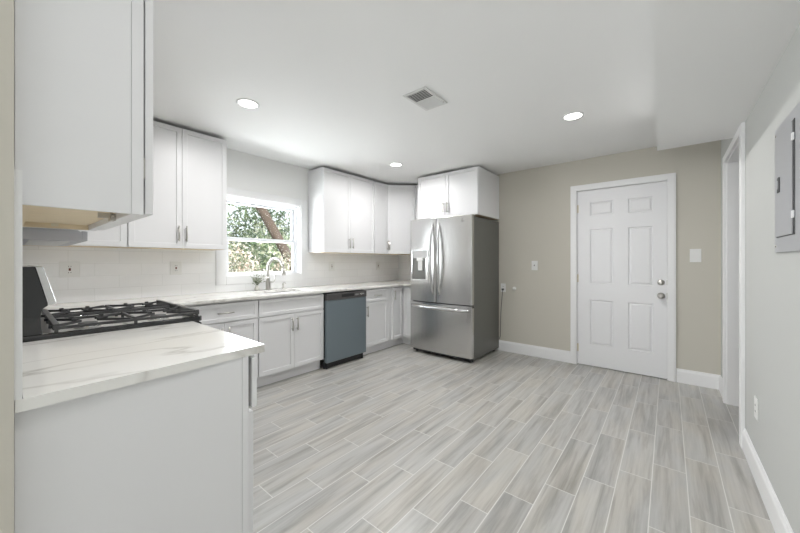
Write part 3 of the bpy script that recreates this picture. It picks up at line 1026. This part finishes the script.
# small mark in the top right corner of the right door
lg = MB()
ym = yfront(0.80) - 0.001
lg.tube([(0.785, ym, 1.715), (0.800, ym, 1.728), (0.815, ym + 0.0002, 1.742)], 0.0022, 6).tube([(0.787, ym, 1.738), (0.797, ym, 1.729)], 0.0018, 6)
lg.box(0.782, 0.822, ym - 0.001, ym + 0.003, 1.700, 1.707)
lg.build('logo', M['darkmetal'], rd, label='small dark corner mark')
MB().box(0.02, FW - 0.02, -FB - 0.02, -FB + 0.03, 0.025, 0.058).build('base_grille', M['blackplastic'], fr)
for x in (0.05, FW - 0.05):
    for y in (-FB + 0.03, -0.08):
        MB().lathe([(0.020, 0.0), (0.020, 0.018), (0.012, 0.020), (0.012, 0.038)], (x, y, 0), 14).build('foot', M['blackplastic'], fr)
for x in (0.05, FW - 0.05):
    MB().box(x - 0.035, x + 0.035, -FB - 0.03, -FB + 0.06, 1.7585, 1.776).build('hinge_cover', M['fside'], fr, 0.003)

# ------------------------------------------------------------------ gas range, faces +x (world coordinates under the empty)
rg = thing('gas_range', 'freestanding gas range with black sides between the near worktop and the corner', 'range', (0, 0, 0))
ra, rb = 1.983, 2.737
MB().box(0.032, 0.650, ra + 0.002, rb - 0.002, 0.04, 0.888).build('body', M['black'], rg, 0.002)
MB().box(0.651, 0.690, ra + 0.006, rb - 0.006, 0.20, 0.76).build('oven_door', M['steel'], rg, 0.004)
MB().box(0.651, 0.688, ra + 0.006, rb - 0.006, 0.05, 0.19).build('storage_drawer', M['steel'], rg, 0.004)
MB().tube([(0.69, ra + 0.06, 0.70), (0.735, ra + 0.06, 0.70), (0.735, rb - 0.06, 0.70), (0.69, rb - 0.06, 0.70)], 0.010, 12).build('oven_handle', M['handlesteel'], rg)
MB().prism([(0.651, 0.77), (0.692, 0.77), (0.686, 0.880), (0.675, 0.888), (0.651, 0.888)], ra + 0.004, rb - 0.004, 'y').build('control_panel', M['black'], rg)
for k in range(5):
    yk = ra + 0.09 + k * (rb - ra - 0.18) / 4
    MB().lathe([(0.024, 0.0), (0.024, 0.006), (0.019, 0.008), (0.017, 0.034), (0.010, 0.036)], (0.690, yk, 0.832), 20, 'x').build('knob', M['brass'] if k == 0 else M['handlesteel'], rg)
# cooktop: black rim, recessed steel pan
rim = [(0.112, ra), (0.690, ra), (0.690, rb), (0.112, rb)]
me = slab_with_holes([(0.036, ra), (0.674, ra), (0.693, ra + 0.02), (0.693, rb - 0.02), (0.674, rb), (0.036, rb)], [rounded(0.098, 0.668, ra + 0.018, rb - 0.018, 0.02)], 0.8885, 0.917)
link_mesh('cooktop_rim', me, M['black'], rg, 0.004, 3)
MB().box(0.09, 0.672, ra + 0.01, rb - 0.01, 0.8895, 0.902).build('cooktop', M['pan'], rg, label='stainless cooktop pan')
# backguard with black end caps and steel front
prof = [(0.034, 0.9175), (0.034, 1.190), (0.038, 1.196), (0.072, 1.196), (0.075, 1.190), (0.110, 1.034), (0.094, 1.020), (0.089, 0.990), (0.090, 0.950), (0.094, 0.9175)]
bgd = MB().prism(prof, ra, rb, 'y').build('backguard', M['black'], rg, 0.002)
MB().prism([(0.0765, 1.190), (0.074, 1.1965), (0.094, 1.1965), (0.098, 1.190), (0.134, 1.046), (0.130, 1.038), (0.1115, 1.035)], ra - 0.001, rb + 0.001, 'y').build('front_trim', M['handlesteel'], bgd, 0.0015)
MB().box(0.1085, 0.124, 2.25, 2.47, 1.07, 1.13).build('clock_display', M['black'], bgd)
# burners
bpos = [(0.25, ra + 0.17), (0.53, ra + 0.17), (0.25, rb - 0.17), (0.53, rb - 0.17)]
for k, (x, y) in enumerate(bpos):
    bb = MB().lathe([(0.048, 0.0), (0.046, 0.010), (0.036, 0.014)], (x, y, 0.9022), 24).build('burner', M['handlesteel'], rg)
    MB().lathe([(0.034, 0.0), (0.036, 0.003), (0.034, 0.009), (0.028, 0.010)], (x, y, 0.9165), 24).build('burner_cap', M['iron'], bb)


def bar(mb, x0, y0_, x1, y1_, z0, z1, w=0.011):
    a = Vector((x0, y0_)); b_ = Vector((x1, y1_))
    d = (b_ - a).normalized()
    n = Vector((-d.y, d.x)) * w / 2
    P_ = [(a + n), (b_ + n), (b_ - n), (a - n)]
    mb.prism([(p.x, p.y) for p in P_], z0, z1, 'z')


for y0_, y1_ in ((ra + 0.018, ra + 0.300), (rb - 0.300, rb - 0.018)):
    g = MB()
    xa, xb_ = 0.135, 0.668
    zt = 0.944
    for (p, q) in (((xa, y0_), (xb_, y0_)), ((xa, y1_), (xb_, y1_))):
        bar(g, *p, *q, zt - 0.016, zt - 0.004, 0.013)
    for x in (xa, xb_):
        bar(g, x, y0_ - 0.004, x, y1_ + 0.004, zt - 0.018, zt + 0.007, 0.021)
    xmid = (xa + xb_) / 2
    bar(g, xmid, y0_, xmid, y1_, zt - 0.014, zt, 0.012)
    ym_ = (y0_ + y1_) / 2
    for cx in (0.25, 0.53):
        for k in range(4):
            a = k * PI / 2 + PI / 4
            r1 = 0.040
            dx_, dy_ = math.cos(a), math.sin(a)
            L_ = min((0.135 / abs(dx_)) if abs(dx_) > 1e-3 else 9, ((y1_ - y0_) / 2 / abs(dy_)) if abs(dy_) > 1e-3 else 9)
            bar(g, cx + dx_ * r1, ym_ + dy_ * r1, cx + dx_ * L_, ym_ + dy_ * L_, zt - 0.010, zt + 0.002, 0.009)
            hx, hy = cx + dx_ * 0.075, ym_ + dy_ * 0.075
            g.box(hx - 0.009, hx + 0.009, hy - 0.005, hy + 0.005, zt + 0.001, zt + 0.011)
    for x in (xa, xmid, xb_):
        for y in (y0_, y1_):
            g.box(x - 0.006, x + 0.006, y - 0.006, y + 0.006, 0.9025, zt - 0.012)
    g.build('grate', M['iron'], rg, 0.0015)
g = MB()
for x in (0.135, 0.668):
    bar(g, x, ra + 0.306, x, rb - 0.306, 0.926, 0.951, 0.021)
for y in (ra + 0.316, rb - 0.316):
    bar(g, 0.135, y, 0.668, y, 0.926, 0.936, 0.010)
for x in (0.135, 0.668):
    for y in (ra + 0.316, rb - 0.316):
        g.box(x - .006, x + .006, y - .006, y + .006, 0.9025, 0.93)
g.build('grate', M['iron'], rg, 0.0015)
for x in (0.09, 0.60):
    for y in (ra + 0.06, rb - 0.06):
        MB().lathe([(0.018, 0.0), (0.018, 0.01), (0.010, 0.012), (0.010, 0.042)], (x, y, 0), 12).build('foot', M['blackplastic'], rg)

# range hood
hd = thing('range_hood', 'slim pale grey range hood above the gas range', 'range hood', (0, 0, 0))
MB().prism([(XT + 0.001, 1.306), (0.212, 1.306), (0.212, 1.345), (0.200, 1.352), (XT + 0.001, 1.352)], 1.990, 2.732, 'y').build('canopy', M['hood'], hd, 0.001)
MB().box(0.2125, 0.230, 1.990, 2.732, 1.308, 1.350).build('front_strip', M['hood'], hd, 0.001)
MB().box(0.06, 0.18, 2.06, 2.66, 1.303, 1.3058).build('filter', M['ventslat'], hd)
MB().box(XT + 0.001, 0.20, 1.990, 2.732, 1.3525, 1.50).build('fan_box', M['hood'], hd)

# ------------------------------------------------------------------ wall plates (local: faces -y)
def plate(name, label, cat, loc, rz, w=0.075, h=0.12, style='outlet', group=None):
    r = thing(name, label, cat, loc, rz, group)
    MB().box(-w / 2, w / 2, -0.006, -0.0004, -h / 2, h / 2).build('cover_plate', M['plastic'], r, 0.002, 2)
    if style == 'outlet':
        MB().box(-0.017, 0.017, -0.0075, -0.006, -0.034, 0.034).build('receptacle', M['plastic'], r, 0.002)
        for z in (-0.017, 0.017):
            for x in (-0.0065, 0.0065):
                MB().box(x - 0.0015, x + 0.0015, -0.0080, -0.0074, z - 0.005, z + 0.005).build('slot', M['blackplastic'], r)
    elif style == 'spot':
        MB().box(-0.018, 0.018, -0.0075, -0.006, -0.036, 0.036).build('receptacle', M['plastic'], r, 0.002)
        MB().box(-0.006, 0.006, -0.0088, -0.0074, -0.010, 0.010).build('test_button', M['slot'], r, label='dark red button')
        for z in (-0.024, 0.024):
            for x in (-0.0065, 0.0065):
                MB().box(x - 0.0015, x + 0.0015, -0.0080, -0.0074, z - 0.004, z + 0.004).build('slot', M['void'], r)
    elif style == 'rocker':
        MB().box(-0.017, 0.017, -0.0105, -0.006, -0.034, 0.034).build('rocker', M['plastic'], r, 0.002)
    elif style == 'toggle':
        MB().box(-0.004, 0.004, -0.018, -0.006, -0.006, 0.010).build('toggle', M['darkmetal'], r, 0.001)
    return r


yt = YW - 0.012
G = 'outlets on the tiled backsplash'
plate('wall_outlet', 'wide outlet plate on the tiles just right of the range backguard', 'outlet', (0.314, yt, 1.155), 0, 0.115, 0.125, 'spot', G)
plate('wall_outlet', 'outlet plate on the tiles under the cabinet left of the window', 'outlet', (1.022, yt, 1.155), 0, 0.095, 0.125, 'spot', G)
plate('wall_outlet', 'outlet plate on the tiles right of the window, above the dishwasher', 'outlet', (2.866, yt, 1.150), 0, 0.095, 0.13, 'spot', G)
plate('wall_outlet', 'outlet plate on the window wall tiles nearest the inner corner', 'outlet', (3.80, yt, 1.150), 0, 0.09, 0.13, 'spot', G)
plate('wall_outlet', 'outlet plate on the tiles between inner corner and refrigerator', 'outlet', (XB - 0.012, 3.02, 1.155), -PI / 2, 0.09, 0.13, 'spot', G)
plate('wall_switch', 'white toggle switch on the greige wall between refrigerator and door', 'switch', (XB, 1.325, 1.166), -PI / 2, 0.075, 0.12, 'toggle')
plate('wall_switch', 'large white rocker switch on the wall right of the door', 'switch', (XB, -0.205, 1.276), -PI / 2, 0.085, 0.13, 'rocker')
plate('wall_outlet', 'low white outlet on the right-hand wall above the baseboard', 'outlet', (2.685, YR, 0.392), PI, 0.085, 0.12, 'outlet')
plate('wall_outlet', 'white outlet on the greige wall right beside the refrigerator', 'outlet', (XB, 1.738, 0.860), -PI / 2, 0.07, 0.115, 'outlet')
kb = thing('round_wall_cover', 'small round white cap on the wall right of the refrigerator outlet', 'wall cover', (XB, 1.585, 0.857), -PI / 2)
MB().lathe([(0.024, -0.0004), (0.024, -0.008), (0.018, -0.022), (0.008, -0.026)], (0, 0, 0), 24, 'y').build('dome', M['plastic'], kb)
# power cord of the refrigerator
pc = thing('power_cord', 'dark power cord hanging from the outlet down behind the refrigerator', 'cord', (0, 0, 0))
MB().box(XB - 0.032, XB - 0.0085, 1.724, 1.752, 0.826, 0.850).build('plug', M['darkmetal'], pc, 0.003)
MB().tube([(XB - 0.022, 1.738, 0.830), (XB - 0.024, 1.744, 0.76), (XB - 0.020, 1.757, 0.64), (XB - 0.019, 1.766, 0.50), (XB - 0.019, 1.770, 0.36), (XB - 0.020, 1.772, 0.20), (XB - 0.021, 1.785, 0.16)], 0.004, 8).build('cable', M['darkmetal'], pc)

# ------------------------------------------------------------------ electrical panel on the right wall (world coordinates, faces +y)
ep = thing('electrical_panel', 'grey metal breaker panel mounted on the right-hand wall', 'electrical panel', (0, 0, 0))
px0, px1, pz0, pz1 = 1.760, 2.240, 1.256, 1.812
MB().box(px0, px1, YR + 0.0005, YR + 0.009, pz0, pz1).build('cover', M['panelgrey'], ep, 0.002)
dd = MB().box(1.945, 2.195, YR + 0.0115, YR + 0.015, 1.325, 1.765).build('door', M['panelgrey'], ep, 0.0015)
MB().box(1.928, 2.1955, YR + 0.009, YR + 0.0113, 1.322, 1.768).build('door_gap_shade', M['darkmetal'], ep, label='dark strip for the shaded gap around the panel door')  # dark plate whose rim paints the shade in the gap round the door
for z in (1.40, 1.70):
    MB().box(1.926, 1.944, YR + 0.0115, YR + 0.017, z - 0.014, z + 0.014).build('hinge', M['trim'], ep)
la = MB().box(2.115, 2.147, YR + 0.015, YR + 0.019, 1.515, 1.580).build('latch', M['darkmetal'], dd, 0.002)
MB().box(2.124, 2.138, YR + 0.019, YR + 0.0215, 1.53, 1.565).build('latch_tab', M['panelgrey'], la)
for x in (px0 + 0.02, px1 - 0.02):
    for z in (pz0 + 0.03, pz1 - 0.03):
        MB().lathe([(0.006, 0.0), (0.006, 0.002), (0.003, 0.003)], (x, YR + 0.009, z), 10, 'y').build('screw', M['nickel'], ep)

# ------------------------------------------------------------------ ceiling
# air register
vt = thing('ceiling_vent', 'white ceiling air register with two slat fields', 'vent', (1.972, 1.383, ZC))
hx, hy = 0.148, 0.098
fm = MB()
for (a, b, c_, d_) in ((-hx, hx, -hy, -hy + 0.022), (-hx, hx, hy - 0.022, hy), (-hx, -hx + 0.022, -hy + 0.022, hy - 0.022), (hx - 0.022, hx, -hy + 0.022, hy - 0.022), (-0.004, 0.004, -hy + 0.022, hy - 0.022)):
    fm.box(a, b, c_, d_, -0.008, -0.0004)
fm.build('frame', M['ventslat'], vt, 0.002)
MB().box(-hx + 0.02, hx - 0.02, -hy + 0.02, hy - 0.02, -0.0009, -0.0004).build('duct_shade', M['void'], vt)  # dark sheet standing in for the shade up the duct
for s, cx in ((1, -0.065), (-1, 0.065)):
    for k in range(7):
        x = cx - 0.052 + k * 0.0173
        p0, p1 = (x - 0.0055 * s, -0.012), (x + 0.0055 * s, -0.0015)
        if s > 0:
            p0, p1 = (x - 0.008, -0.010), (x + 0.008, -0.0035)
            P_ = [p0, p1, (p1[0], p1[1] + 0.0012), (p0[0], p0[1] + 0.0012)]
        else:
            p0, p1 = (x + 0.004, -0.010), (x - 0.004, -0.0015)
            P_ = [p0, p1, (p1[0] - 0.001, p1[1]), (p0[0] - 0.001, p0[1])]
        MB().prism(P_, -hy + 0.023, hy - 0.023, 'y').build('slat', M['ventslat'], vt)
MB().box(0.10, 0.104, -0.094, -0.088, -0.016, -0.008).build('damper_lever', M['nickel'], vt)

# recessed lamps, one light source in each; the last is unseen, added to balance the light
LAMPS = [(1.169, 2.464, 11.0, 'round recessed ceiling lamp nearest the left wall cabinets'),
         (3.070, 2.600, 11.5, 'round recessed ceiling lamp in front of the corner cabinets'),
         (2.977, 0.607, 9.5, 'round recessed ceiling lamp nearest the white door'),
         (1.080, 0.600, 6.0, 'unseen round recessed ceiling lamp added above the camera to balance the light')]
for x, y, power, lab in LAMPS:
    r = thing('ceiling_lamp', lab, 'ceiling lamp', (x, y, ZC), 0, 'recessed ceiling lamps')
    mb = MB()
    mb.lathe([(0.082, -0.0004), (0.082, -0.003), (0.068, -0.006), (0.064, -0.0045), (0.064, -0.0004)], (0, 0, 0), 40, cap=False)
    mb.build('trim_ring', M['trim'], r)
    MB().lathe([(0.0635, -0.0006), (0.0635, -0.0040), (0.055, -0.0048)], (0, 0, 0), 40).build('diffuser', M['lamp'], r)
    ld_ = bpy.data.lights.new('lamp_light', 'AREA')
    ld_.shape = 'DISK'
    ld_.size = 0.12
    ld_.spread = math.radians(170)
    ld_.energy = power
    ld_.color = (1.0, 0.988, 0.985)
    lo_ = bpy.data.objects.new('lamp_light', ld_)
    COL.objects.link(lo_)
    lo_.parent = r
    lo_.location = (0, 0, -0.008)

# ------------------------------------------------------------------ garden seen through the window
struct('ground_outside', MB().box(-6, 16, YW + 0.2, 22, -0.5, -0.35), M['shingle'])


def leaf_cloud(mb, c, r, n, size, flat=1.0):
    c = Vector(c)
    for _ in range(n):
        while True:
            p = Vector((random.uniform(-1, 1), random.uniform(-1, 1), random.uniform(-1, 1)))
            if 0.35 < p.length < 1:
                break
        p = Vector((p.x * r[0], p.y * r[1], p.z * r[2])) + c
        if p.z < -0.33:
            continue
        d = Vector((random.gauss(0, 1), random.gauss(0, 1), random.gauss(0, 1))).normalized()
        s = d.cross(Vector((random.gauss(0, 1), random.gauss(0, 1), random.gauss(0, 1)))).normalized()
        L_ = size * random.uniform(0.6, 1.4)
        d = d * L_
        s = s * L_ * 0.32
        vs = [mb.bm.verts.new(p - d), mb.bm.verts.new(p + s), mb.bm.verts.new(p + d), mb.bm.verts.new(p - s)]
        mb.bm.faces.new(vs)


def shrub(name, label, cat, c, r, n, size, m, group='shrubs outside the window'):
    root = thing(name, label, cat, (c[0], c[1], -0.35), 0, group)
    lf_ = MB()
    leaf_cloud(lf_, (0, 0, c[2] + 0.35), r, n, size)
    lf_.build('foliage', m, root)
    sm = MB()
    for k in range(6):
        a = k * PI / 3
        sm.tube([(0.05 * math.cos(a), 0.05 * math.sin(a), 0), (r[0] * 0.3 * math.cos(a), r[1] * 0.3 * math.sin(a), (c[2] + 0.35) * 0.6), (r[0] * 0.6 * math.cos(a), r[1] * 0.6 * math.sin(a), c[2] + 0.35)], [0.035, 0.022, 0.008], 7)
    sm.build('stems', M['bark'], root)


for nm, x, y, z, rx, ry, rz_, n_, sz_, mt_, labs in (
    ('flowering_shrub', 2.30, 5.6, 0.66, 0.68, 0.5, 0.92, 3800, 0.042, 'leaf_pale', 'pale flowering shrub outside, at the lower left of the window'),
    ('flowering_shrub', 3.70, 5.6, 0.62, 0.69, 0.5, 0.86, 3800, 0.042, 'leaf_pale', 'pale flowering shrub outside, behind the faucet'),
    ('flowering_shrub', 5.10, 5.6, 0.60, 0.68, 0.5, 0.80, 1800, 0.042, 'leaf_pale', 'pale flowering shrub outside, far right, hidden past the window frame'),
    ('green_shrub', 2.55, 7.7, 1.15, 0.85, 0.6, 1.30, 3600, 0.062, 'leaf_green', 'green leafy shrub outside, behind the left part of the window'),
    ('green_shrub', 4.30, 7.9, 1.05, 0.85, 0.6, 1.20, 4200, 0.062, 'leaf_green', 'green leafy shrub outside, right behind the leaning trunk'),
    ('green_shrub', 6.05, 7.7, 1.15, 0.85, 0.6, 1.30, 2600, 0.062, 'leaf_green', 'green leafy shrub outside, behind the right edge of the window'),
    ('hedge_shrub', 2.70, 10.6, 1.7, 1.40, 0.8, 2.10, 3600, 0.085, 'leaf_dark', 'dark green hedge shrub at the back of the garden, left one'),
    ('hedge_shrub', 5.60, 10.6, 1.6, 1.40, 0.8, 1.95, 4200, 0.085, 'leaf_dark', 'dark green hedge shrub at the back of the garden, middle one'),
    ('hedge_shrub', 8.50, 10.6, 1.7, 1.40, 0.8, 2.10, 2600, 0.085, 'leaf_dark', 'dark green hedge shrub at the back of the garden, right one')):
    shrub(nm, labs, 'shrub', (x, y, z), (rx, ry, rz_), n_, sz_, M[mt_])
tree = thing('garden_tree', 'leaning brown tree trunk outside the window', 'tree', (4.20, 6.6, -0.35), 0)
MB().tube([(0.35, 0, 0), (0.16, 0, 1.15), (-0.27, 0, 1.85), (-0.86, 0.0, 2.80), (-1.45, 0.1, 3.9)], [0.17, 0.13, 0.105, 0.095, 0.08], 14).build('trunk', M['bark'], tree)
cr = MB()
leaf_cloud(cr, (-1.1, 0.1, 4.6), (1.7, 1.2, 1.2), 4500, 0.07)
leaf_cloud(cr, (-0.9, 0.95, 3.3), (1.5, 0.5, 0.5), 1500, 0.06)
cr.build('crown', M['leaf_green'], tree)
